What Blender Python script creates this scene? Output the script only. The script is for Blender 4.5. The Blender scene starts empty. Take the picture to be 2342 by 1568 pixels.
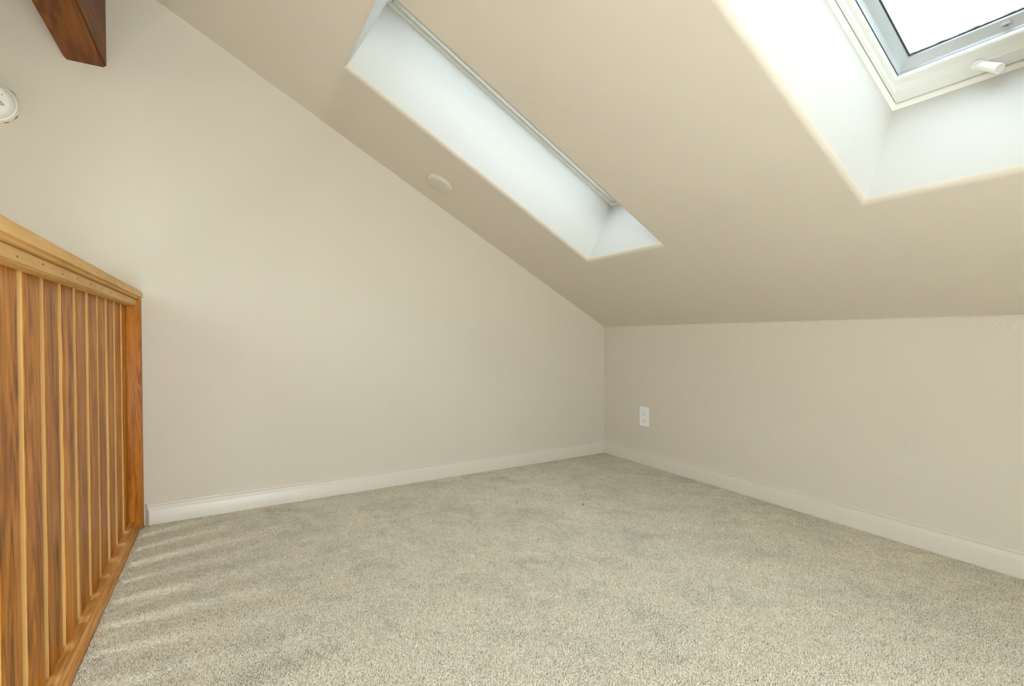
import bpy, bmesh, math, random
import numpy as np
from mathutils import Vector, Matrix

# ------------------------------------------------------------------ camera, world, exposure
SC = bpy.context.scene
COL = SC.collection
IMG_W, IMG_H = 2342, 1568
F_PX = 1122.26
YAW, PITCH, ROLL = 0.5300, -0.0130, -0.0035
CAM = Vector((-2.156, -2.4795, 0.7586))
fw = Vector((math.sin(YAW) * math.cos(PITCH), math.cos(YAW) * math.cos(PITCH), math.sin(PITCH)))
rt = Vector((math.cos(YAW), -math.sin(YAW), 0.0))
up = rt.cross(fw)
rt2 = rt * math.cos(ROLL) + up * math.sin(ROLL)
up2 = -rt * math.sin(ROLL) + up * math.cos(ROLL)
cd = bpy.data.cameras.new('camera')
cam = bpy.data.objects.new('camera', cd)
COL.objects.link(cam)
cd.sensor_width = 36.0
cd.sensor_fit = 'HORIZONTAL'
cd.lens = F_PX * 36.0 / IMG_W
cd.clip_start = 0.01
cam.matrix_world = Matrix((
    (rt2.x, up2.x, -fw.x, CAM.x), (rt2.y, up2.y, -fw.y, CAM.y), (rt2.z, up2.z, -fw.z, CAM.z), (0, 0, 0, 1)))
SC.camera = cam

SKY_STRENGTH = 27.0        # zenith; the overcast sky falls to a third of it at the horizon
EXPOSURE = 0.96
SC.view_settings.view_transform = 'Standard'
SC.view_settings.look = 'None'
SC.view_settings.gamma = 1.0
SC.view_settings.use_curve_mapping = False
SC.view_settings.exposure = EXPOSURE

wd = bpy.data.worlds.new('sky')
SC.world = wd
wd.use_nodes = True
wt = wd.node_tree
for n in list(wt.nodes):
    wt.nodes.remove(n)
w_out = wt.nodes.new('ShaderNodeOutputWorld')
w_bg = wt.nodes.new('ShaderNodeBackground')
w_tc = wt.nodes.new('ShaderNodeTexCoord')
w_sep = wt.nodes.new('ShaderNodeSeparateXYZ')
w_noise = wt.nodes.new('ShaderNodeTexNoise')
w_noise.inputs['Scale'].default_value = 3.0
w_noise.inputs['Detail'].default_value = 5.0
w_cr = wt.nodes.new('ShaderNodeValToRGB')          # thin bright cloud over pale blue
w_cr.color_ramp.elements[0].position = 0.30
w_cr.color_ramp.elements[0].color = (0.72, 0.86, 1.0, 1)
w_cr.color_ramp.elements[1].position = 0.62
w_cr.color_ramp.elements[1].color = (0.88, 0.95, 1.0, 1)
w_map = wt.nodes.new('ShaderNodeMapRange')         # ground below the horizon
w_map.inputs['From Min'].default_value = -0.06
w_map.inputs['From Max'].default_value = 0.06
w_mix = wt.nodes.new('ShaderNodeMix')
w_mix.data_type = 'RGBA'
w_mix.inputs[6].default_value = (1.42, 1.47, 1.50, 1)
wt.links.new(w_tc.outputs['Generated'], w_sep.inputs[0])
wt.links.new(w_tc.outputs['Generated'], w_noise.inputs['Vector'])
wt.links.new(w_noise.outputs['Fac'], w_cr.inputs['Fac'])
wt.links.new(w_sep.outputs['Z'], w_map.inputs['Value'])
wt.links.new(w_map.outputs['Result'], w_mix.inputs[0])
wt.links.new(w_cr.outputs['Color'], w_mix.inputs[7])
w_clamp = wt.nodes.new('ShaderNodeMath')           # CIE overcast sky: (1 + 2 sin elevation) / 3
w_clamp.operation = 'MAXIMUM'
w_clamp.inputs[1].default_value = 0.0
w_cie = wt.nodes.new('ShaderNodeMath')
w_cie.operation = 'MULTIPLY_ADD'
w_cie.inputs[1].default_value = 2.0 / 3.0
w_cie.inputs[2].default_value = 1.0 / 3.0
w_scl = wt.nodes.new('ShaderNodeVectorMath')
w_scl.operation = 'SCALE'
wt.links.new(w_sep.outputs['Z'], w_clamp.inputs[0])
wt.links.new(w_clamp.outputs[0], w_cie.inputs[0])
wt.links.new(w_mix.outputs[2], w_scl.inputs[0])
wt.links.new(w_cie.outputs[0], w_scl.inputs['Scale'])
wt.links.new(w_scl.outputs[0], w_bg.inputs['Color'])
w_bg.inputs['Strength'].default_value = SKY_STRENGTH
wt.links.new(w_bg.outputs[0], w_out.inputs[0])

# ------------------------------------------------------------------ measures of the room (metres)
HK = 0.82                    # knee wall height
SLOPE = 0.5525               # roof rise per metre
TH = math.atan(SLOPE)
RIDGE_X = -2.6085
RIDGE_Z = HK - RIDGE_X * SLOPE
FAR_X = 2 * RIDGE_X          # opposite eave wall
BACK_Y = -3.3
LOW_Z = -2.45                # floor of the room below the loft
LOFT_X = -2.545              # loft floor edge under the railing
OPEN_U = (0.643, 2.012)      # skylight opening up the slope (outer edge of the rounded corner)
R_EDGE = 0.016
SHAFT_N = 0.340
SKY_Y = [(-0.522, -1.040), (-1.762, -2.280)]


def slope_r(u, y, n):        # right slope: u up the slope from the knee wall, n out through the roof
    return Vector((-u * math.cos(TH) + n * math.sin(TH), y, HK + u * math.sin(TH) + n * math.cos(TH)))


def slope_l(u, y, n):        # mirrored slope beyond the ridge
    p = slope_r(u, y, n)
    return Vector((FAR_X - p.x, p.y, p.z))


# ------------------------------------------------------------------ materials
def new_mat(name):
    m = bpy.data.materials.new(name)
    m.use_nodes = True
    nt = m.node_tree
    return m, nt, nt.nodes['Principled BSDF']


def lin(r, g, b):
    f = lambda c: (c / 255.0 / 12.92) if c <= 10 else ((c / 255.0 + 0.055) / 1.055) ** 2.4
    return (f(r), f(g), f(b), 1.0)


def plain(name, col, rough=0.5, metal=0.0, spec=None):
    m, nt, b = new_mat(name)
    b.inputs['Base Color'].default_value = col
    b.inputs['Roughness'].default_value = rough
    b.inputs['Metallic'].default_value = metal
    if spec is not None:
        b.inputs['Specular IOR Level'].default_value = spec
    nz = nt.nodes.new('ShaderNodeTexNoise')
    nz.inputs['Scale'].default_value = 60.0
    bp = nt.nodes.new('ShaderNodeBump')
    bp.inputs['Strength'].default_value = 0.03
    bp.inputs['Distance'].default_value = 0.002
    nt.links.new(nz.outputs['Fac'], bp.inputs['Height'])
    nt.links.new(bp.outputs['Normal'], b.inputs['Normal'])
    return m


def plaster(name, col):
    m, nt, b = new_mat(name)
    N, L = nt.nodes, nt.links
    tc = N.new('ShaderNodeTexCoord')
    nz = N.new('ShaderNodeTexNoise')
    nz.inputs['Scale'].default_value = 3.0
    nz.inputs['Detail'].default_value = 3.0
    L.new(tc.outputs['Object'], nz.inputs['Vector'])
    mx = N.new('ShaderNodeMix')
    mx.data_type = 'RGBA'
    mx.inputs[6].default_value = tuple(c * 0.985 for c in col[:3]) + (1,)
    mx.inputs[7].default_value = col
    L.new(nz.outputs['Fac'], mx.inputs[0])
    L.new(mx.outputs[2], b.inputs['Base Color'])
    b.inputs['Roughness'].default_value = 0.62
    b.inputs['Specular IOR Level'].default_value = 0.25
    # hand-trowelled plaster: broad waves, fine orange peel, a few sparse trowel ridges
    n1 = N.new('ShaderNodeTexNoise')
    n1.inputs['Scale'].default_value = 7.0
    n1.inputs['Detail'].default_value = 3.0
    n2 = N.new('ShaderNodeTexNoise')
    n2.inputs['Scale'].default_value = 140.0
    n2.inputs['Detail'].default_value = 2.0
    n3 = N.new('ShaderNodeTexNoise')
    n3.inputs['Scale'].default_value = 16.0
    n3.inputs['Detail'].default_value = 4.0
    n3.inputs['Distortion'].default_value = 2.2
    n4 = N.new('ShaderNodeTexNoise')
    n4.inputs['Scale'].default_value = 4.0
    for n in (n1, n2, n3, n4):
        L.new(tc.outputs['Object'], n.inputs['Vector'])
    ridge = N.new('ShaderNodeValToRGB')
    e = ridge.color_ramp.elements
    e[0].position = 0.485
    e[0].color = (0, 0, 0, 1)
    e[1].position = 0.515
    e[1].color = (0, 0, 0, 1)
    mid = ridge.color_ramp.elements.new(0.5)
    mid.color = (1, 1, 1, 1)
    L.new(n3.outputs['Fac'], ridge.inputs['Fac'])
    gate = N.new('ShaderNodeMapRange')
    gate.inputs['From Min'].default_value = 0.60
    gate.inputs['From Max'].default_value = 0.70
    L.new(n4.outputs['Fac'], gate.inputs['Value'])
    rg = N.new('ShaderNodeMath')
    rg.operation = 'MULTIPLY'
    L.new(ridge.outputs['Color'], rg.inputs[0])
    L.new(gate.outputs['Result'], rg.inputs[1])
    a1 = N.new('ShaderNodeMath')
    a1.operation = 'MULTIPLY_ADD'
    a1.inputs[1].default_value = 0.05
    L.new(n2.outputs['Fac'], a1.inputs[0])
    L.new(n1.outputs['Fac'], a1.inputs[2])
    a2 = N.new('ShaderNodeMath')
    a2.operation = 'MULTIPLY_ADD'
    a2.inputs[1].default_value = 0.9
    L.new(rg.outputs[0], a2.inputs[0])
    L.new(a1.outputs[0], a2.inputs[2])
    bp = N.new('ShaderNodeBump')
    bp.inputs['Strength'].default_value = 0.35
    bp.inputs['Distance'].default_value = 0.004
    L.new(a2.outputs[0], bp.inputs['Height'])
    L.new(bp.outputs['Normal'], b.inputs['Normal'])
    return m


def wood(name, c_dark, c_mid, c_light, grain='Z', scale=1.0, rough=0.42, streak=1.0, ring_w=0.13):
    m, nt, b = new_mat(name)
    N, L = nt.nodes, nt.links
    tc = N.new('ShaderNodeTexCoord')
    oi = N.new('ShaderNodeObjectInfo')
    off = N.new('ShaderNodeVectorMath')
    off.operation = 'SCALE'
    off.inputs[0].default_value = (7.3, 11.1, 17.7)
    L.new(oi.outputs['Random'], off.inputs['Scale'])
    add = N.new('ShaderNodeVectorMath')
    L.new(tc.outputs['Object'], add.inputs[0])
    L.new(off.outputs[0], add.inputs[1])
    mp = N.new('ShaderNodeMapping')
    s = [1.0, 1.0, 1.0]
    s['XYZ'.index(grain)] = 0.09
    mp.inputs['Scale'].default_value = s
    L.new(add.outputs[0], mp.inputs['Vector'])
    # growth rings, pulled along the grain and warped round knots
    warp = N.new('ShaderNodeTexNoise')
    warp.inputs['Scale'].default_value = 9.0 * scale
    warp.inputs['Detail'].default_value = 3.0
    L.new(mp.outputs[0], warp.inputs['Vector'])
    sc = N.new('ShaderNodeVectorMath')
    sc.operation = 'SCALE'
    sc.inputs['Scale'].default_value = 0.16 * streak
    L.new(warp.outputs['Color'], sc.inputs[0])
    ad2 = N.new('ShaderNodeVectorMath')
    L.new(mp.outputs[0], ad2.inputs[0])
    L.new(sc.outputs[0], ad2.inputs[1])
    ring = N.new('ShaderNodeTexWave')
    ring.wave_type = 'BANDS'
    ring.bands_direction = 'DIAGONAL'
    ring.inputs['Scale'].default_value = 26.0 * scale
    ring.inputs['Distortion'].default_value = 3.5
    ring.inputs['Detail'].default_value = 3.0
    ring.inputs['Detail Scale'].default_value = 1.4
    L.new(ad2.outputs[0], ring.inputs['Vector'])
    fine = N.new('ShaderNodeTexNoise')
    fine.inputs['Scale'].default_value = 190.0 * scale
    fine.inputs['Detail'].default_value = 3.0
    L.new(mp.outputs[0], fine.inputs['Vector'])
    blot = N.new('ShaderNodeTexNoise')
    blot.inputs['Scale'].default_value = 22.0 * scale
    blot.inputs['Detail'].default_value = 4.0
    L.new(mp.outputs[0], blot.inputs['Vector'])
    m1 = N.new('ShaderNodeMath')
    m1.operation = 'MULTIPLY_ADD'
    m1.inputs[1].default_value = ring_w
    L.new(ring.outputs['Fac'], m1.inputs[0])
    m2 = N.new('ShaderNodeMath')
    m2.operation = 'MULTIPLY_ADD'
    m2.inputs[1].default_value = 0.30
    m2.inputs[2].default_value = 0.05 - ring_w / 2
    L.new(fine.outputs['Fac'], m2.inputs[0])
    L.new(m2.outputs[0], m1.inputs[2])
    m3 = N.new('ShaderNodeMath')
    m3.operation = 'MULTIPLY_ADD'
    m3.inputs[1].default_value = 0.62
    L.new(blot.outputs['Fac'], m3.inputs[0])
    L.new(m1.outputs[0], m3.inputs[2])
    cr = N.new('ShaderNodeValToRGB')
    e = cr.color_ramp.elements
    e[0].position = 0.36
    e[0].color = c_dark
    e[1].position = 0.68
    e[1].color = c_light
    md = cr.color_ramp.elements.new(0.52)
    md.color = c_mid
    L.new(m3.outputs[0], cr.inputs['Fac'])
    hv = N.new('ShaderNodeHueSaturation')
    vr = N.new('ShaderNodeMapRange')
    vr.inputs['To Min'].default_value = 0.88
    vr.inputs['To Max'].default_value = 1.12
    L.new(oi.outputs['Random'], vr.inputs['Value'])
    L.new(vr.outputs['Result'], hv.inputs['Value'])
    L.new(cr.outputs['Color'], hv.inputs['Color'])
    L.new(hv.outputs['Color'], b.inputs['Base Color'])
    b.inputs['Roughness'].default_value = rough
    b.inputs['Specular IOR Level'].default_value = 0.14
    bp = N.new('ShaderNodeBump')
    bp.inputs['Strength'].default_value = 0.12
    bp.inputs['Distance'].default_value = 0.002
    L.new(fine.outputs['Fac'], bp.inputs['Height'])
    L.new(bp.outputs['Normal'], b.inputs['Normal'])
    return m


def glass_mat(name, tint):
    m = bpy.data.materials.new(name)
    m.use_nodes = True
    nt = m.node_tree
    N, L = nt.nodes, nt.links
    for n in list(N):
        N.remove(n)
    out = N.new('ShaderNodeOutputMaterial')
    tr = N.new('ShaderNodeBsdfTransparent')
    gl = N.new('ShaderNodeBsdfGlossy')
    gl.inputs['Roughness'].default_value = 0.02
    df = N.new('ShaderNodeBsdfTranslucent')
    df.inputs['Color'].default_value = (0.85, 0.88, 0.9, 1)
    lw = N.new('ShaderNodeLayerWeight')                 # Schlick reflectance, the same from both sides
    lw.inputs['Blend'].default_value = 0.5
    pw = N.new('ShaderNodeMath')
    pw.operation = 'POWER'
    pw.inputs[1].default_value = 5.0
    L.new(lw.outputs['Facing'], pw.inputs[0])
    fr = N.new('ShaderNodeMath')
    fr.operation = 'MULTIPLY_ADD'
    fr.inputs[1].default_value = 0.9
    fr.inputs[2].default_value = 0.04
    L.new(pw.outputs[0], fr.inputs[0])
    tc = N.new('ShaderNodeTexCoord')
    mp = N.new('ShaderNodeMapping')
    mp.inputs['Rotation'].default_value = (0.2, 0.3, 0.7)
    mp.inputs['Scale'].default_value = (1.0, 7.0, 2.0)
    nz = N.new('ShaderNodeTexNoise')                    # faint wiped streaks on the pane
    nz.inputs['Scale'].default_value = 5.0
    nz.inputs['Detail'].default_value = 6.0
    rp = N.new('ShaderNodeMapRange')
    rp.inputs['From Min'].default_value = 0.42
    rp.inputs['From Max'].default_value = 0.75
    rp.inputs['To Max'].default_value = 0.16
    tr.inputs['Color'].default_value = tint
    L.new(tc.outputs['Object'], mp.inputs['Vector'])
    L.new(mp.outputs[0], nz.inputs['Vector'])
    L.new(nz.outputs['Fac'], rp.inputs['Value'])
    m1 = N.new('ShaderNodeMixShader')
    L.new(rp.outputs['Result'], m1.inputs[0])
    L.new(tr.outputs[0], m1.inputs[1])
    L.new(df.outputs[0], m1.inputs[2])
    m2 = N.new('ShaderNodeMixShader')
    L.new(fr.outputs[0], m2.inputs[0])
    L.new(m1.outputs[0], m2.inputs[1])
    L.new(gl.outputs[0], m2.inputs[2])
    L.new(m2.outputs[0], out.inputs[0])
    return m


M_PAINT = plaster('beige_plaster', lin(219, 210, 194))
M_WELL = plaster('lit_well_plaster', lin(208, 206, 198))  # beige plaster of the wells, whitening by sky light put into its colour
M_TRIM = plain('trim_paint', lin(222, 214, 199), 0.35)
M_WHITE = plain('white_plastic', lin(248, 247, 241), 0.35)
M_SASH = plain('white_sash_paint', lin(232, 232, 226), 0.3)
M_CAULK = plain('cream_caulk', lin(243, 241, 232), 0.6)
M_GAP = plain('dark_gasket', lin(62, 66, 64), 0.6)
M_ALU = plain('brushed_aluminium', lin(205, 210, 210), 0.38, 0.55)
M_SLOT = plain('dark_slot', lin(52, 50, 48), 0.6)
M_PAINT_RING = plain('cream_paint_ring', lin(224, 216, 196), 0.6)
M_RUST = plain('torn_paint_edge', lin(150, 92, 58), 0.8)
M_GLASS = glass_mat('skylight_glass', (0.305, 0.313, 0.315, 1))
M_GLASS_PALE = glass_mat('pale_tinted_glass', (0.72, 0.735, 0.735, 1))
M_GLASS_CLEAR = glass_mat('window_glass', (0.95, 0.97, 0.96, 1))
M_DARK_WOOD = wood('stained_fir', lin(118, 68, 18), lin(182, 110, 28), lin(206, 142, 58), 'Z', 1.0, 0.36)
M_PALE_EDGE = wood('pale_fir_edge', lin(184, 142, 86), lin(196, 154, 96), lin(204, 164, 106), 'Z', 1.0, 0.5, 0.3, 0.03)
M_PALE_RAIL = wood('pale_fir_rail', lin(204, 156, 88), lin(222, 176, 108), lin(230, 188, 122), 'Y', 1.0, 0.45, 0.5, 0.05)
M_SHOE = wood('oak_shoe', lin(158, 100, 48), lin(196, 140, 78), lin(216, 168, 106), 'Y', 1.3, 0.4, 0.7, 0.08)
M_POST = wood('post_fir', lin(138, 78, 22), lin(182, 110, 38), lin(200, 130, 54), 'Z', 1.4, 0.4, 0.8, 0.1)
M_BEAM = wood('dark_beam', lin(72, 36, 10), lin(112, 62, 18), lin(132, 78, 28), 'Y', 0.7, 0.45)
M_LOWER = plain('lower_floor_oak', lin(170, 140, 100), 0.5)


# ------------------------------------------------------------------ mesh helpers
def link(o, parent=None):
    COL.objects.link(o)
    if parent is not None:
        o.parent = parent
    return o


def mesh_obj(name, verts, faces, mat, parent=None, smooth=False):
    me = bpy.data.meshes.new(name)
    me.from_pydata([tuple(v) for v in verts], [], faces)
    me.update()
    mats = mat if isinstance(mat, (list, tuple)) else [mat]
    for m in mats:
        me.materials.append(m)
    if smooth:
        me.polygons.foreach_set('use_smooth', [True] * len(me.polygons))
    return link(bpy.data.objects.new(name, me), parent)


def bm_obj(name, bm, mat, parent=None, smooth_angle=None):
    bmesh.ops.recalc_face_normals(bm, faces=bm.faces[:])
    me = bpy.data.meshes.new(name)
    bm.to_mesh(me)
    bm.free()
    mats = mat if isinstance(mat, (list, tuple)) else [mat]
    for m in mats:
        me.materials.append(m)
    if smooth_angle is not None:
        me.polygons.foreach_set('use_smooth', [True] * len(me.polygons))
        me.set_sharp_from_angle(angle=math.radians(smooth_angle))
    return link(bpy.data.objects.new(name, me), parent)


def bm_box(bm, x0, x1, y0, y1, z0, z1, tf=None):
    tf = tf or (lambda a, b, c: Vector((a, b, c)))
    vs = [bm.verts.new(tf(x, y, z)) for z in (z0, z1) for (x, y) in ((x0, y0), (x1, y0), (x1, y1), (x0, y1))]
    for f in ((0, 3, 2, 1), (4, 5, 6, 7), (0, 1, 5, 4), (1, 2, 6, 5), (2, 3, 7, 6), (3, 0, 4, 7)):
        bm.faces.new([vs[i] for i in f])
    return vs


def box_obj(name, x0, x1, y0, y1, z0, z1, mat, parent=None, bevel=0.0, seg=2, tf=None):
    bm = bmesh.new()
    bm_box(bm, x0, x1, y0, y1, z0, z1, tf)
    if bevel:
        bmesh.ops.bevel(bm, geom=bm.edges[:], offset=bevel, segments=seg, affect='EDGES', profile=0.5)
    return bm_obj(name, bm, mat, parent, 40 if bevel else None)


def lathe(name, prof, n, mat, tf, parent=None, angle=35):
    """prof = [(radius, height)], revolved; tf maps (a, b, h) to the world"""
    bm = bmesh.new()
    rings = []
    for r, h in prof:
        if r < 1e-6:
            rings.append([bm.verts.new(tf(0, 0, h))])
        else:
            rings.append([bm.verts.new(tf(r * math.cos(2 * math.pi * i / n), r * math.sin(2 * math.pi * i / n), h))
                          for i in range(n)])
    for a, b in zip(rings, rings[1:]):
        for i in range(n):
            j = (i + 1) % n
            if len(a) == 1 and len(b) == 1:
                continue
            if len(a) == 1:
                bm.faces.new([a[0], b[i], b[j]])
            elif len(b) == 1:
                bm.faces.new([a[i], b[0], a[j]])
            else:
                bm.faces.new([a[i], b[i], b[j], a[j]])
    return bm_obj(name, bm, mat, parent, angle)


def rect_loops(name, loops, tf, mat, parent=None, angle=30, close=False):
    """nested rectangles ((u0,u1,y0,y1,n)) joined by mitred quads: frames, shafts, mouldings"""
    bm = bmesh.new()
    rs = []
    for (u0, u1, y0, y1, n) in loops:
        rs.append([bm.verts.new(tf(u, y, n)) for (u, y) in ((u0, y0), (u1, y0), (u1, y1), (u0, y1))])
    if close:
        rs.append(rs[0])
    for a, b in zip(rs, rs[1:]):
        for i in range(4):
            j = (i + 1) % 4
            bm.faces.new([a[i], a[j], b[j], b[i]])
    return bm_obj(name, bm, mat, parent, angle)


def empty(name, loc):
    o = bpy.data.objects.new(name, None)
    o.empty_display_size = 0.05
    o.location = loc
    return link(o)


def settle(parent):
    """children were built in world coordinates: keep them there under the parent's location"""
    for c in parent.children:
        c.matrix_parent_inverse = Matrix.Translation(-Vector(parent.location))


def tag(o, label, cat, group=None, kind=None):
    o['label'] = label
    o['category'] = cat
    if group:
        o['group'] = group
    if kind:
        o['kind'] = kind
    return o


def struct(o, label=None, cat=None):
    o['kind'] = 'structure'
    if label:
        o['label'] = label
    if cat:
        o['category'] = cat
    return o


# ------------------------------------------------------------------ the shell
T = 0.12
# loft floor and the floor of the room below
fl = box_obj('floor', LOFT_X, 0.0, BACK_Y, 0.0, -0.26, -0.007, M_TRIM)
struct(fl, 'loft floor under the beige carpet', 'floor')
lf = box_obj('floor_lower', FAR_X, 0.0, BACK_Y, 0.0, LOW_Z - 0.1, LOW_Z, M_LOWER)
struct(lf, 'pale wooden floor of the room below the loft', 'floor')


def wall_panel(name, poly, axis, at, thick, holes, label):
    """vertical wall: polygon (a, z) at a fixed x or y, with rectangular holes, given thickness away from the room"""
    # cut into vertical columns at every hole edge, so that holes stay simple
    bm = bmesh.new()

    def tf(a, z, d):
        return Vector((at + d, a, z)) if axis == 'x' else Vector((a, at + d, z))
    avs = sorted(set([p[0] for p in poly] + [h[0] for h in holes] + [h[1] for h in holes]))

    def zrange(a):
        zs = []
        m = len(poly)
        for i in range(m):
            (a0, z0), (a1, z1) = poly[i], poly[(i + 1) % m]
            if abs(a1 - a0) < 1e-9:
                if abs(a - a0) < 1e-9:
                    zs += [z0, z1]
            elif min(a0, a1) - 1e-9 <= a <= max(a0, a1) + 1e-9:
                zs.append(z0 + (z1 - z0) * (a - a0) / (a1 - a0))
        return min(zs), max(zs)
    for a0, a1 in zip(avs, avs[1:]):
        lo0, hi0 = zrange(a0)
        lo1, hi1 = zrange(a1)
        segs = [((lo0, lo1), (hi0, hi1))]
        am = (a0 + a1) / 2
        for h in sorted([h for h in holes if h[0] < am < h[1]], key=lambda h: h[2]):
            (b, t) = segs.pop()
            segs.append((b, (h[2], h[2])))
            segs.append(((h[3], h[3]), t))
        for (b, t) in segs:
            q = [(a0, b[0]), (a1, b[1]), (a1, t[1]), (a0, t[0])]
            f = [bm.verts.new(tf(a, z, 0)) for a, z in q]
            k = [bm.verts.new(tf(a, z, thick)) for a, z in q]
            bm.faces.new(f)
            bm.faces.new(k[::-1])
            for i in range(4):
                j = (i + 1) % 4
                bm.faces.new([f[i], k[i], k[j], f[j]])
    bmesh.ops.remove_doubles(bm, verts=bm.verts[:], dist=1e-5)
    # inner faces shared by two neighbouring blocks are dropped
    seen = {}
    for f in bm.faces[:]:
        key = tuple(sorted(v.index for v in f.verts))
        seen.setdefault(key, []).append(f)
    bm.verts.index_update()
    seen = {}
    for f in bm.faces[:]:
        seen.setdefault(tuple(sorted(v.index for v in f.verts)), []).append(f)
    dead = [f for fs in seen.values() if len(fs) > 1 for f in fs]
    if dead:
        bmesh.ops.delete(bm, geom=dead, context='FACES_ONLY')
    o = bm_obj(name, bm, M_PAINT)
    return struct(o, label, 'wall')


gable = [(FAR_X, LOW_Z), (0.0, LOW_Z), (0.0, HK), (RIDGE_X, RIDGE_Z), (FAR_X, HK)]
wall_panel('wall_left', gable, 'y', 0.0, T, [], 'tall beige gable wall under the sloping ceiling')
wall_panel('wall_right', [(BACK_Y, LOW_Z), (0.0, LOW_Z), (0.0, HK), (BACK_Y, HK)], 'x', 0.0, T, [],
           'low beige knee wall with a white outlet')
FAR_HOLES = [(-1.60, -0.40, -2.1, -1.75), (-3.05, -1.85, -2.1, -1.75)]  # unseen windows added for daylight, openings sized for brightness beyond the railing
wall_panel('wall_far', [(BACK_Y, LOW_Z), (0.0, LOW_Z), (0.0, HK), (BACK_Y, HK)], 'x', FAR_X, -T, FAR_HOLES,
           'wall of the room beyond the railing, with added windows')
BACK_HOLES = [(-4.90, -2.85, -2.1, -1.75), (-2.52, -1.55, 0.04, 1.12)]  # unseen windows added; the loft one lights the gable wall and carpet from behind
wall_panel('wall_back', gable, 'y', BACK_Y, -T, BACK_HOLES, 'gable wall behind the camera with added windows')


def ceiling(name, tf, label):
    bm = bmesh.new()
    u_top = -RIDGE_X / math.cos(TH)
    us = [0.0, OPEN_U[0], OPEN_U[1], u_top]
    ys = [0.0]
    for a, b in SKY_Y:
        ys += [a, b]
    ys.append(BACK_Y)
    grid = {}
    for i, u in enumerate(us):
        for j, y in enumerate(ys):
            grid[i, j] = bm.verts.new(tf(u, y, 0.0))
    for i in range(3):
        for j in range(len(ys) - 1):
            if i == 1 and j in (1, 3):
                continue
            bm.faces.new([grid[i, j], grid[i + 1, j], grid[i + 1, j + 1], grid[i, j + 1]])
    bmesh.ops.subdivide_edges(bm, edges=bm.edges[:], cuts=1, use_grid_fill=True)
    # roof thickness: an outer skin so that light only enters through the skylights
    n_out = SHAFT_N
    g2 = {}
    for i, u in enumerate(us):
        for j, y in enumerate(ys):
            g2[i, j] = bm.verts.new(tf(u, y, n_out))
    for i in range(3):
        for j in range(len(ys) - 1):
            if i == 1 and j in (1, 3):
                continue
            bm.faces.new([g2[i, j], g2[i, j + 1], g2[i + 1, j + 1], g2[i + 1, j]])
    me = bpy.data.meshes.new(name)
    bm.to_mesh(me)
    bm.free()
    me.materials.append(M_PAINT)
    o = link(bpy.data.objects.new(name, me))
    struct(o, label, 'ceiling')
    for (a, b) in SKY_Y:
        loops = []
        for k in range(9):
            t = k / 8 * math.pi / 2
            d = R_EDGE * math.sin(t)
            n = R_EDGE * (1 - math.cos(t))
            loops.append((OPEN_U[0] + d, OPEN_U[1] - d, a - d, b + d, n))
        d = R_EDGE
        loops.append((OPEN_U[0] + d, OPEN_U[1] - d, a - d, b + d, SHAFT_N + 0.02))
        # drywall returns of the light well, one smooth surface with a rounded lip
        bm = bmesh.new()
        sides = []
        for side in range(4):
            cols = []
            for (u0, u1, y0, y1, n) in loops:
                c = ((u0, y0), (u1, y0), (u1, y1), (u0, y1))
                p, q = c[side], c[(side + 1) % 4]
                cols.append((bm.verts.new(tf(p[0], p[1], n)), bm.verts.new(tf(q[0], q[1], n))))
            for (a0, a1), (b0, b1) in zip(cols, cols[1:]):
                bm.faces.new([a0, a1, b1, b0])
        w = bm_obj('skylight_well', bm, [M_WELL, M_PAINT], o)
        for q, pl in enumerate(w.data.polygons):
            pl.material_index = 0 if q % 9 == 8 else 1
        for pl in w.data.polygons:
            pl.use_smooth = True
    return o


ceiling('ceiling', slope_r, 'sloping beige plaster ceiling with two skylight wells')
ceiling('ceiling_opposite', slope_l, 'opposite slope of the ceiling beyond the ridge beam')


def joint_bead(name, pts, label):
    bm = bmesh.new()
    (p, q), nrm = pts[:2], pts[2]
    ax = (q - p).normalized()
    s1 = nrm.normalized()
    s2 = ax.cross(s1)
    rings = []
    for c in (p, q):
        rings.append([bm.verts.new(c + (s1 * math.cos(2 * math.pi * i / 8) + s2 * math.sin(2 * math.pi * i / 8)) * .0028) for i in range(8)])
    for i in range(8):
        j = (i + 1) % 8
        bm.faces.new([rings[0][i], rings[0][j], rings[1][j], rings[1][i]])
    o = bm_obj(name, bm, M_TRIM, None, 80)
    struct(o, label, 'caulk')


joint_bead('trim_1', (slope_r(0, 0, 0), slope_r(2.9, 0, 0), Vector((0, 1, 0))), 'thin caulk line where gable wall meets sloping ceiling')
joint_bead('trim_2', (slope_r(0, 0, 0), slope_r(0, BACK_Y, 0), Vector((1, 0, 0))), 'thin caulk line along the top of the knee wall')


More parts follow.
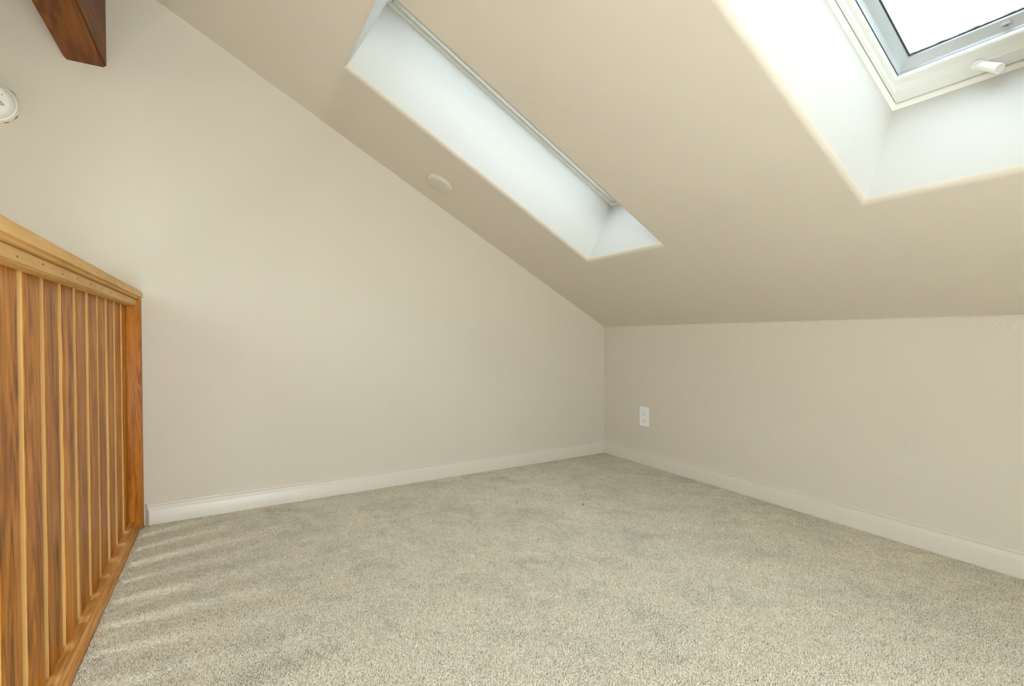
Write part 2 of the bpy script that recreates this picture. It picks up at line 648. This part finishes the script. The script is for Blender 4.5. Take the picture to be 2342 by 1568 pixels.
# ------------------------------------------------------------------ skylights
def skylight(name, tf, ya, yb, label, handle, glass):
    d = R_EDGE
    u0, u1, y0, y1 = OPEN_U[0] + d, OPEN_U[1] - d, ya - d, yb + d      # y0 > y1
    e = empty(name, tf((u0 + u1) / 2, (y0 + y1) / 2, SHAFT_N))

    def ring(bot, side, n):
        return (u0 + bot, u1 - side, y0 - side, y1 + side, n)
    rect_loops('caulk_bead', [ring(-.001, -.001, .335), ring(.004, .004, .340), ring(.009, .009, .345),
                              ring(.009, .009, .36)], tf, M_CAULK, e, 20)
    rect_loops('gasket', [ring(.006, .006, .356), ring(.016, .016, .356)], tf, M_GAP, e)
    # fixed frame outside the sash
    rect_loops('outer_frame', [ring(.008, .0075, .348), ring(.011, .0095, .348), ring(.011, .0095, .364)], tf, M_SASH, e, 20)
    # opening sash: stiles at the sides, deeper bottom rail with a stepped face
    rect_loops('sash', [ring(.014, .0115, .362), ring(.014, .0115, .347), ring(.016, .0125, .345), ring(.050, .022, .345),
                        ring(.052, .024, .349), ring(.068, .025, .357), ring(.086, .034, .357), ring(.089, .036, .360),
                        ring(.089, .036, .372)],
               tf, M_SASH, e, 25)
    rect_loops('inner_gasket', [ring(.0885, .0355, .3705), ring(.0893, .0385, .3705)], tf, M_GAP, e)
    rect_loops('aluminium_frame', [ring(.090, .037, .371), ring(.086, .043, .386), ring(.088, .045, .388),
                                   ring(.106, .060, .404), ring(.108, .062, .409)], tf, M_ALU, e, 25)
    rect_loops('pane_seal', [ring(.106, .060, .4095), ring(.1115, .0665, .4095)], tf, M_GAP, e)
    # the pane, a real slab of glass
    g = ring(.100, .055, .412)
    bm = bmesh.new()
    q = [(g[0], g[2]), (g[1], g[2]), (g[1], g[3]), (g[0], g[3])]
    bm_box(bm, g[0], g[1], g[3], g[2], .410, .415, tf)
    bm_obj('pane', bm, glass, e)
    # curb outside that carries the frame and keeps stray light out
    rect_loops('curb', [ring(-.06, -.06, .30), ring(-.06, -.06, .43), ring(.100, .055, .43), ring(.100, .055, .416)], tf, M_GAP, e)
    if handle:
        yc = (y0 + y1) / 2
        hb = tf(u0 + .044, yc + .038, .347)
        ht = tf(u0 + .044, yc - .008, .306)
        ax = (ht - hb).normalized()
        sx = ax.orthogonal().normalized()
        sy = ax.cross(sx)
        Lh = (ht - hb).length
        h = lathe('lever_handle', [(.0, -.004), (.0105, -.004), (.0112, .010), (.0116, Lh * .5), (.0122, Lh - .006), (.0128, Lh - .002),
                                   (.0120, Lh), (.0092, Lh), (.0082, Lh - .003), (.0, Lh - .003)], 24, M_WHITE,
                  lambda a, b, c: hb + sx * a + sy * b + ax * c, e, 40)
        hz = tf(u0 + .044, yc + .038, .345)
        nn = (tf(0, 0, -1) - tf(0, 0, 0)).normalized()
        tx = nn.orthogonal().normalized()
        ty = nn.cross(tx)
        lathe('handle_base', [(.0155, -.002), (.0155, .003), (.0125, .005), (.0, .005)], 24, M_WHITE,
              lambda a, b, c: hz + tx * a + ty * b + nn * c, e, 40)
        sp = tf(u0 + .097, yc - .020, .3955)
        rect_n = (tf(-.016, 0, -.018) - tf(0, 0, 0)).normalized()
        tx2 = rect_n.orthogonal().normalized()
        ty2 = rect_n.cross(tx2)
        b = lathe('striker_plate', [(.0105, -.004), (.0105, .0015), (.009, .0028), (.004, .0030), (.0, .0030)], 24, M_ALU,
                  lambda a, b, c: sp + tx2 * a + ty2 * b + rect_n * c, e, 40)
        lathe('screw', [(.0022, .0030), (.0022, .0042), (.0, .0044)], 12, M_SLOT,
              lambda a, b, c: sp + tx2 * a + ty2 * b + rect_n * c, b, 40)
    settle(e)
    struct(e, label, 'skylight')
    return e


skylight('window_1', slope_r, SKY_Y[0][0], SKY_Y[0][1], 'long skylight nearer the gable wall, its glass out of view', True, M_GLASS)
skylight('window_2', slope_r, SKY_Y[1][0], SKY_Y[1][1], 'skylight showing bright sky, with white lever handle', True, M_GLASS)
skylight('window_3', slope_l, SKY_Y[0][0], SKY_Y[0][1], 'skylight on the opposite slope near the gable wall', False, M_GLASS_PALE)
skylight('window_4', slope_l, SKY_Y[1][0], SKY_Y[1][1], 'skylight on the opposite slope farther back', False, M_GLASS_PALE)


def window(name, axis, at, inward, a0, a1, z0, z1, label):
    """wall window: frame ring, one mullion, panes"""
    e = empty(name, (at, (a0 + a1) / 2, z0) if axis == 'x' else ((a0 + a1) / 2, at, z0))

    def tf(z, a, d):
        return Vector((at - inward * d, a, z)) if axis == 'x' else Vector((a, at - inward * d, z))

    def ring(i, d):
        return (z0 + i, z1 - i, a1 - i, a0 + i, d)
    rect_loops('frame', [ring(.0, .04), ring(.05, .04), ring(.05, .09), ring(.0, .09)], tf, M_SASH, e, 20, True)
    am = (a0 + a1) / 2
    box_obj('mullion', z0 + .04, z1 - .04, am - .025, am + .025, .045, .085, M_SASH, e, tf=tf)
    for (p, q) in ((a0 + .045, am - .02), (am + .02, a1 - .045)):
        bm = bmesh.new()
        bm_box(bm, z0 + .045, z1 - .045, p, q, .062, .067, tf)
        bm_obj('pane', bm, M_GLASS_CLEAR, e)
    settle(e)
    struct(e, label, 'window')


for k, (h, lab) in enumerate(zip(FAR_HOLES, ('added low window beyond the railing nearer the gable wall', 'added low window beyond the railing farther back'))):
    window('window_%d' % (5 + k), 'x', FAR_X, 1, h[0], h[1], h[2], h[3], lab)
for k, (h, lab) in enumerate(zip(BACK_HOLES, ('added low window in the back gable over the lower room', 'added window in the back gable at loft level'))):
    window('window_%d' % (7 + k), 'y', BACK_Y, 1, h[0], h[1], h[2], h[3], lab)


# daylight enters by the openings: light portals only guide the sampling of the sky there
def portal(name, centre, ex, ey, normal_in):
    ld = bpy.data.lights.new(name, 'AREA')
    ld.shape = 'RECTANGLE'
    ld.size = ex.length
    ld.size_y = ey.length
    ld.cycles.is_portal = True
    o = bpy.data.objects.new(name, ld)
    x = ex.normalized()
    z = -normal_in.normalized()
    y = z.cross(x)
    o.matrix_world = Matrix(((x.x, y.x, z.x, centre.x), (x.y, y.y, z.y, centre.y), (x.z, y.z, z.z, centre.z), (0, 0, 0, 1)))
    link(o)


for tf in (slope_r, slope_l):
    for (a, b) in SKY_Y:
        um = sum(OPEN_U) / 2
        portal('daylight_portal', tf(um, (a + b) / 2, .42), tf(OPEN_U[1], 0, 0) - tf(OPEN_U[0], 0, 0),
               Vector((0, a - b, 0)), tf(0, 0, -1) - tf(0, 0, 0))
for h in FAR_HOLES:
    portal('daylight_portal', Vector((FAR_X - .10, (h[0] + h[1]) / 2, (h[2] + h[3]) / 2)), Vector((0, h[1] - h[0], 0)),
           Vector((0, 0, h[3] - h[2])), Vector((1, 0, 0)))
for h in BACK_HOLES:
    portal('daylight_portal', Vector(((h[0] + h[1]) / 2, BACK_Y - .10, (h[2] + h[3]) / 2)), Vector((h[1] - h[0], 0, 0)),
           Vector((0, 0, h[3] - h[2])), Vector((0, 1, 0)))


# ------------------------------------------------------------------ baseboards
BASE_PROF = [(0, -.007), (.0145, -.007), (.0145, .0520), (.0135, .0545), (.0085, .0655), (.0080, .0675), (.0050, .0690),
             (.0050, .0705), (.0074, .0725), (.0068, .0782), (.0046, .0800), (.0, .0800)]


def baseboard(name, along, a0, a1, end0, end1, label):
    """along 'x': against y=0; along 'y': against x=0. end0/end1: shift of the end per metre of depth (mitres)"""
    bm = bmesh.new()
    r0, r1 = [], []
    for d, z in BASE_PROF:
        p0, p1 = a0 + end0 * d, a1 + end1 * d
        if along == 'x':
            r0.append(bm.verts.new((p0, -d, z)))
            r1.append(bm.verts.new((p1, -d, z)))
        else:
            r0.append(bm.verts.new((-d, p0, z)))
            r1.append(bm.verts.new((-d, p1, z)))
    for i in range(len(BASE_PROF)):
        j = (i + 1) % len(BASE_PROF)
        bm.faces.new([r0[i], r0[j], r1[j], r1[i]])
    bm.faces.new(r0[::-1])
    bm.faces.new(r1)
    return struct(bm_obj(name, bm, M_TRIM, None, 24), label, 'baseboard')


baseboard('baseboard_left', 'x', -2.4425, 0.0, 1.0, -1.0, 'cream moulded baseboard along the gable wall')
baseboard('baseboard_right', 'y', BACK_Y, 0.0, 0.0, -1.0, 'cream moulded baseboard along the knee wall')

# ------------------------------------------------------------------ ridge beam
beam = bmesh.new()
bm_box(beam, -2.671, -2.546, BACK_Y, 0.0, 1.819, RIDGE_Z - 0.02)
bmesh.ops.bevel(beam, geom=[e for e in beam.edges if abs(e.verts[0].co.y - e.verts[1].co.y) > 1 and e.verts[0].co.z < 1.9],
                offset=.006, segments=2, affect='EDGES')
o = bm_obj('ridge_beam', beam, M_BEAM, None, 40)
tag(o, 'dark stained timber ridge beam entering the gable wall', 'beam')

# ------------------------------------------------------------------ railing
RAIL_Y0 = -3.05
rail = empty('railing', (-2.497, -0.6, 0.0))
tag(rail, 'wooden loft railing of stained vertical boards with pale cap', 'railing')
box_obj('post', -2.545, -2.4455, -.038, -.001, -.02, .913, M_POST, rail, .0025, 2)
bm = bmesh.new()
bm_box(bm, -2.553, -2.441, RAIL_Y0, -.001, .913, .947)
bmesh.ops.bevel(bm, geom=[e for e in bm.edges if abs(e.verts[0].co.y - e.verts[1].co.y) > 1], offset=.007, segments=4, affect='EDGES')
bm_obj('cap_rail', bm, M_PALE_RAIL, rail, 40)
PF = -2.489                                   # front face of the boards
led = None
for (xa, xb) in ((PF, -2.457), (-2.537, PF - .019)):
    bm = bmesh.new()
    bm_box(bm, xa, xb, RAIL_Y0, -.039, .885, .9128)
    bmesh.ops.bevel(bm, geom=[e for e in bm.edges if abs(e.verts[0].co.y - e.verts[1].co.y) > 1], offset=.003, segments=2, affect='EDGES')
    l = bm_obj('ledger_strip', bm, M_PALE_RAIL, rail, 40)
    led = led or l
y = -0.412
yn = -0.412
nail_mesh = None
for k in range(20):
    yn = -0.412 - 0.1322 * k + random.Random(k).uniform(-.006, .006)
    if k < 1:
        yn = -0.414
    if yn < RAIL_Y0 + .05:
        break
    zn = .899 + random.Random(k + 50).uniform(-.0025, .0025)
    if nail_mesh is None:
        bm = bmesh.new()
        bmesh.ops.create_cone(bm, cap_ends=True, segments=10, radius1=.0019, radius2=.0017, depth=.0012,
                              matrix=Matrix.Rotation(math.pi / 2, 4, 'Y'))
        nl = bm_obj('nail', bm, M_SLOT, led)
        nail_mesh = nl.data
    else:
        nl = link(bpy.data.objects.new('nail', nail_mesh), led)
    nl.location = (-2.4568, yn, zn)
# boards: stained faces, pale sawn edges
edges = [(-0.140, -0.040)]
meas = [(-0.274, -0.176), (-0.405, -0.309), (-0.542, -0.447), (-0.669, -0.566), (-0.802, -0.702), (-0.932, -0.835),
        (-1.064, -0.963), (-1.193, -1.094), (-1.322, -1.224)]
edges += meas
yy = -1.355
while yy > RAIL_Y0 + .1:
    edges.append((yy - .098, yy))
    yy -= .1305
for k, (a, b) in enumerate(edges):
    bm = bmesh.new()
    w = (b - a) / 2
    bm_box(bm, -.0095, .0095, -w, w, 0.0, .913)
    bmesh.ops.bevel(bm, geom=[e for e in bm.edges if abs(e.verts[0].co.z - e.verts[1].co.z) > .5], offset=.0012, segments=1, affect='EDGES')
    p = bm_obj('board', bm, [M_DARK_WOOD, M_PALE_EDGE], rail)
    for f in p.data.polygons:
        f.material_index = 1 if abs(f.normal.y) > .8 else 0
    p.location = (PF - .0095, (a + b) / 2, 0.0)
bm = bmesh.new()
bm_box(bm, PF, -2.4545, RAIL_Y0, -.0385, -.007, .026)
bmesh.ops.bevel(bm, geom=[e for e in bm.edges if abs(e.verts[0].co.y - e.verts[1].co.y) > 1 and e.verts[0].co.x > -2.47 and e.verts[0].co.z > 0],
                offset=.014, segments=5, affect='EDGES')
bm_obj('shoe_moulding', bm, M_SHOE, rail, 40)
bpy.context.view_layer.update()
settle(rail)

# ------------------------------------------------------------------ outlet on the knee wall
oc = Vector((0.0, -0.3604, 0.2795))
out = empty('wall_outlet', oc)
tag(out, 'white double wall outlet on the knee wall', 'outlet')


def otf(a, b, c):                             # a along the wall, b up, c out into the room
    return Vector((oc.x - c, oc.y - a, oc.z + b))


bm = bmesh.new()
bm_box(bm, -.0368, .0368, -.0572, .0572, 0, .006, otf)
bmesh.ops.bevel(bm, geom=[e for e in bm.edges], offset=.0028, segments=3, affect='EDGES')
bm_obj('cover_plate', bm, M_WHITE, out, 40)
rec = box_obj('receptacle', -.0168, .0168, -.0335, .0335, .003, .0072, M_WHITE, out, .0006, 1, otf)
rect_loops('seam', [(-.0176, .0176, .0343, -.0343, .0062), (-.0168, .0168, .0335, -.0335, .0062)],
           lambda u, yv, n: otf(u, yv, n), M_SLOT, rec)
for zc in (.0165, -.0185):
    for (a, h) in ((-.0062, .0036), (.0062, .0044)):
        box_obj('slot', a - .0008, a + .0008, zc + .002 - h, zc + .002 + h, .0068, .0074, M_SLOT, rec, 0, 1, otf)
    lathe('ground_hole', [(.0026, .0068), (.0026, .00745), (0, .00745)], 12, M_SLOT,
          lambda a, b, c, zc=zc: otf(a, zc - .0088 + b, c), rec)
settle(out)
for c in rec.children:
    c.matrix_parent_inverse = Matrix.Identity(4)

# ------------------------------------------------------------------ blank cover on the ceiling
dc = (1.42, -0.232)
lathe('ceiling_blank_cover', [(.0, .0150), (.056, .0150), (.0600, .0142), (.0655, .0100), (.0685, .0060), (.0695, .0030), (.0680, .0015), (.0680, 0.0)], 64, M_PAINT,
      lambda a, b, c: slope_r(dc[0] + a, dc[1] + b, -c), None, 40)
o = bpy.data.objects['ceiling_blank_cover']
tag(o, 'round blank cover plate painted beige on the sloping ceiling', 'cover plate')

# ------------------------------------------------------------------ smoke detector on the gable wall
sc_ = Vector((-2.866, 0.0, 1.607))
sd = empty('smoke_detector', sc_)
tag(sd, 'round white smoke detector on the gable wall near the beam', 'smoke detector')


def stf(a, b, c):
    return Vector((sc_.x + a, sc_.y - c, sc_.z + b))


rng = random.Random(4)
bm = bmesh.new()
n = 72
vs0, vs1 = [], []
for i in range(n):
    r = .0715 + rng.uniform(-.0008, .0008)
    t = 2 * math.pi * i / n
    vs0.append(bm.verts.new(stf(r * math.cos(t), r * math.sin(t), .0)))
    vs1.append(bm.verts.new(stf(r * math.cos(t), r * math.sin(t), .0022)))
for i in range(n):
    j = (i + 1) % n
    bm.faces.new([vs0[i], vs0[j], vs1[j], vs1[i]])
bm.faces.new(vs1)
bm_obj('paint_ring', bm, M_PAINT_RING, sd)
for (t0, t1) in ((.55, .95), (-.75, -.45), (-1.2, -.95)):
    bm = bmesh.new()
    a, b = [], []
    for i in range(9):
        t = t0 + (t1 - t0) * i / 8
        wv = .0006 + .0010 * math.sin(math.pi * i / 8)
        a.append(bm.verts.new(stf(.0708 * math.cos(t), .0708 * math.sin(t), .0026)))
        b.append(bm.verts.new(stf((.0716 + wv) * math.cos(t), (.0716 + wv) * math.sin(t), .0006)))
    for i in range(8):
        bm.faces.new([a[i], a[i + 1], b[i + 1], b[i]])
    bm_obj('torn_edge', bm, M_RUST, sd)
lathe('base_plate', [(.0, .002), (.067, .002), (.0675, .008), (.066, .012), (.063, .013), (.0, .013)], 64, M_WHITE, stf, sd, 40)
body = lathe('body', [(.0, .012), (.062, .012), (.0625, .016), (.0615, .024), (.058, .034), (.054, .039), (.049, .0415), (.042, .0425), (.0, .0425)],
             64, M_WHITE, stf, sd, 60)
for i, (b0, b1, zz) in enumerate(((.012, .034, -.006), (.012, .037, -.011), (.010, .0405, -.016))):
    box_obj('vent_slot', b0, b1, zz - .0011, zz + .0011, .0418, .0428, M_SLOT, body, 0, 1, stf)
lathe('indicator_hole', [(.0016, .0418), (.0016, .0429), (0, .0429)], 12, M_SLOT, lambda a, b, c: stf(a + .0335, b + .020, c), body)
settle(sd)

# ------------------------------------------------------------------ carpet
rngn = np.random.default_rng(7)


def vnoise(x, y, scale, seed):
    """smooth value noise on arrays"""
    g = np.random.default_rng(seed).random((256, 256))
    xs, ys = x * scale + 300.0, y * scale + 300.0
    xi, yi = np.floor(xs).astype(int), np.floor(ys).astype(int)
    fx, fy = xs - xi, ys - yi
    fx, fy = fx * fx * (3 - 2 * fx), fy * fy * (3 - 2 * fy)
    g00, g10 = g[xi % 256, yi % 256], g[(xi + 1) % 256, yi % 256]
    g01, g11 = g[xi % 256, (yi + 1) % 256], g[(xi + 1) % 256, (yi + 1) % 256]
    return (g00 * (1 - fx) + g10 * fx) * (1 - fy) + (g01 * (1 - fx) + g11 * fx) * fy


PITCH_T = 0.0036
cx0, cx1, cy0, cy1 = -2.4535, -0.0150, -2.75, -0.0150
nx, ny = int((cx1 - cx0) / PITCH_T), int((cy1 - cy0) / PITCH_T)
gx, gy = np.meshgrid(np.arange(nx), np.arange(ny), indexing='ij')
px = (cx0 + (gx + .5) * (cx1 - cx0) / nx + rngn.uniform(-.45, .45, gx.shape) * PITCH_T).ravel()
py = (cy0 + (gy + .5) * (cy1 - cy0) / ny + rngn.uniform(-.45, .45, gx.shape) * PITCH_T).ravel()
keep = ~((px < -2.440) & (py > -.044))               # the post stands on the floor here
px, py = px[keep], py[keep]
N_T = px.size
wx, wy = px + .05 * vnoise(px, py, 9.0, 11), py + .05 * vnoise(px, py, 9.0, 12)
da, db = wx * .80 - wy * .60, wx * .60 + wy * .80   # brush marks run across the room
patch = (0.34 * vnoise(da * .6, db, 9.0, 1) + 0.30 * vnoise(da * .65, db, 24.0, 2) + 0.22 * vnoise(px, py, 52.0, 3)
         + 0.14 * vnoise(px, py, 90.0, 4))
patch = np.clip((patch - .5) * 3.4, -1, 1)           # nap brushed one way or the other
hgt = rngn.uniform(.0028, .0052, N_T)
rad = rngn.uniform(.0022, .0032, N_T)
rot = rngn.uniform(0, 2 * np.pi, N_T)
lean_dir = 0.9 + 1.2 * vnoise(px, py, 2.5, 5)
lean = .0030 * patch
tipx = px + np.cos(lean_dir) * lean + rngn.normal(0, .0014, N_T)
tipy = py + np.sin(lean_dir) * lean + rngn.normal(0, .0014, N_T)
tipx = np.clip(tipx, cx0, cx1)
tipy = np.clip(tipy, cy0, cy1)
V = np.zeros((N_T, 4, 3), np.float32)
for k in range(3):
    a = rot + k * 2 * np.pi / 3
    V[:, k, 0] = px + np.cos(a) * rad
    V[:, k, 1] = py + np.sin(a) * rad
    V[:, k, 2] = -.0068
V[:, 3, 0], V[:, 3, 1], V[:, 3, 2] = tipx, tipy, -.0068 + hgt
V[:, :3, 0] = np.clip(V[:, :3, 0], cx0, cx1)
V[:, :3, 1] = np.clip(V[:, :3, 1], cy0, cy1)
base = (np.arange(N_T) * 4)[:, None]
F = np.concatenate([base + np.array(t) for t in ((0, 1, 3), (1, 2, 3), (2, 0, 3))], axis=1).reshape(-1).astype(np.int32)
nf = N_T * 3
me = bpy.data.meshes.new('carpet_pile')
me.vertices.add(N_T * 4)
me.vertices.foreach_set('co', V.reshape(-1))
me.loops.add(nf * 3)
me.loops.foreach_set('vertex_index', F)
me.polygons.add(nf)
me.polygons.foreach_set('loop_start', np.arange(0, nf * 3, 3, dtype=np.int32))
me.polygons.foreach_set('loop_total', np.full(nf, 3, np.int32))
me.polygons.foreach_set('use_smooth', np.ones(nf, bool))
yarn = np.clip(.5 + rngn.normal(0, .14, N_T), 0, 1)   # flecked yarn: pale and darker beige strands
att = me.attributes.new('yarn', 'FLOAT', 'POINT')
att.data.foreach_set('value', np.repeat(yarn, 4).astype(np.float32))
att2 = me.attributes.new('nap', 'FLOAT', 'POINT')
att2.data.foreach_set('value', np.repeat(patch * .5 + .5, 4).astype(np.float32))
me.update()
me.validate()


def carpet_mat():
    m, nt, b = new_mat('beige_carpet')
    N, L = nt.nodes, nt.links
    a = N.new('ShaderNodeAttribute')
    a.attribute_name = 'yarn'
    cr = N.new('ShaderNodeValToRGB')
    e = cr.color_ramp.elements
    e[0].position = 0.05
    e[0].color = lin(184, 170, 140)
    e[1].position = 0.95
    e[1].color = lin(254, 250, 240)
    mm = cr.color_ramp.elements.new(.5)
    mm.color = lin(242, 233, 211)
    L.new(a.outputs['Fac'], cr.inputs['Fac'])
    n2 = N.new('ShaderNodeAttribute')
    n2.attribute_name = 'nap'
    mr = N.new('ShaderNodeMapRange')
    mr.inputs['To Min'].default_value = .80
    mr.inputs['To Max'].default_value = 1.11
    L.new(n2.outputs['Fac'], mr.inputs['Value'])
    hv = N.new('ShaderNodeHueSaturation')
    L.new(mr.outputs['Result'], hv.inputs['Value'])
    L.new(cr.outputs['Color'], hv.inputs['Color'])
    L.new(hv.outputs['Color'], b.inputs['Base Color'])
    b.inputs['Roughness'].default_value = .9
    b.inputs['Specular IOR Level'].default_value = .1
    return m


def carpet_back():
    m, nt, b = new_mat('carpet_backing')
    N, L = nt.nodes, nt.links
    nz = N.new('ShaderNodeTexNoise')
    nz.inputs['Scale'].default_value = 260.0
    nz.inputs['Detail'].default_value = 2.0
    tc = N.new('ShaderNodeTexCoord')
    L.new(tc.outputs['Object'], nz.inputs['Vector'])
    cr = N.new('ShaderNodeValToRGB')
    cr.color_ramp.elements[0].position = .3
    cr.color_ramp.elements[0].color = lin(140, 128, 98)
    cr.color_ramp.elements[1].position = .7
    cr.color_ramp.elements[1].color = lin(215, 208, 190)
    L.new(nz.outputs['Fac'], cr.inputs['Fac'])
    L.new(cr.outputs['Color'], b.inputs['Base Color'])
    b.inputs['Roughness'].default_value = .95
    return m


M_CARPET = carpet_mat()
me.materials.append(M_CARPET)
fl.data.materials.clear()
fl.data.materials.append(carpet_back())
cp = link(bpy.data.objects.new('carpet_pile', me))
tag(cp, 'short beige cut pile carpet covering the loft floor', 'carpet', kind='stuff')

# tiny black speck lying on the pile
bm = bmesh.new()
bmesh.ops.create_icosphere(bm, subdivisions=2, radius=.0042)
for v in bm.verts:
    v.co.z *= .6
    v.co.x *= 1.0 + .2 * math.sin(v.co.y * 900)
o = bm_obj('lint_speck', bm, M_SLOT, None, 60)
o.location = (-0.765, -0.737, .0012)
tag(o, 'tiny black speck of lint on the carpet', 'lint')
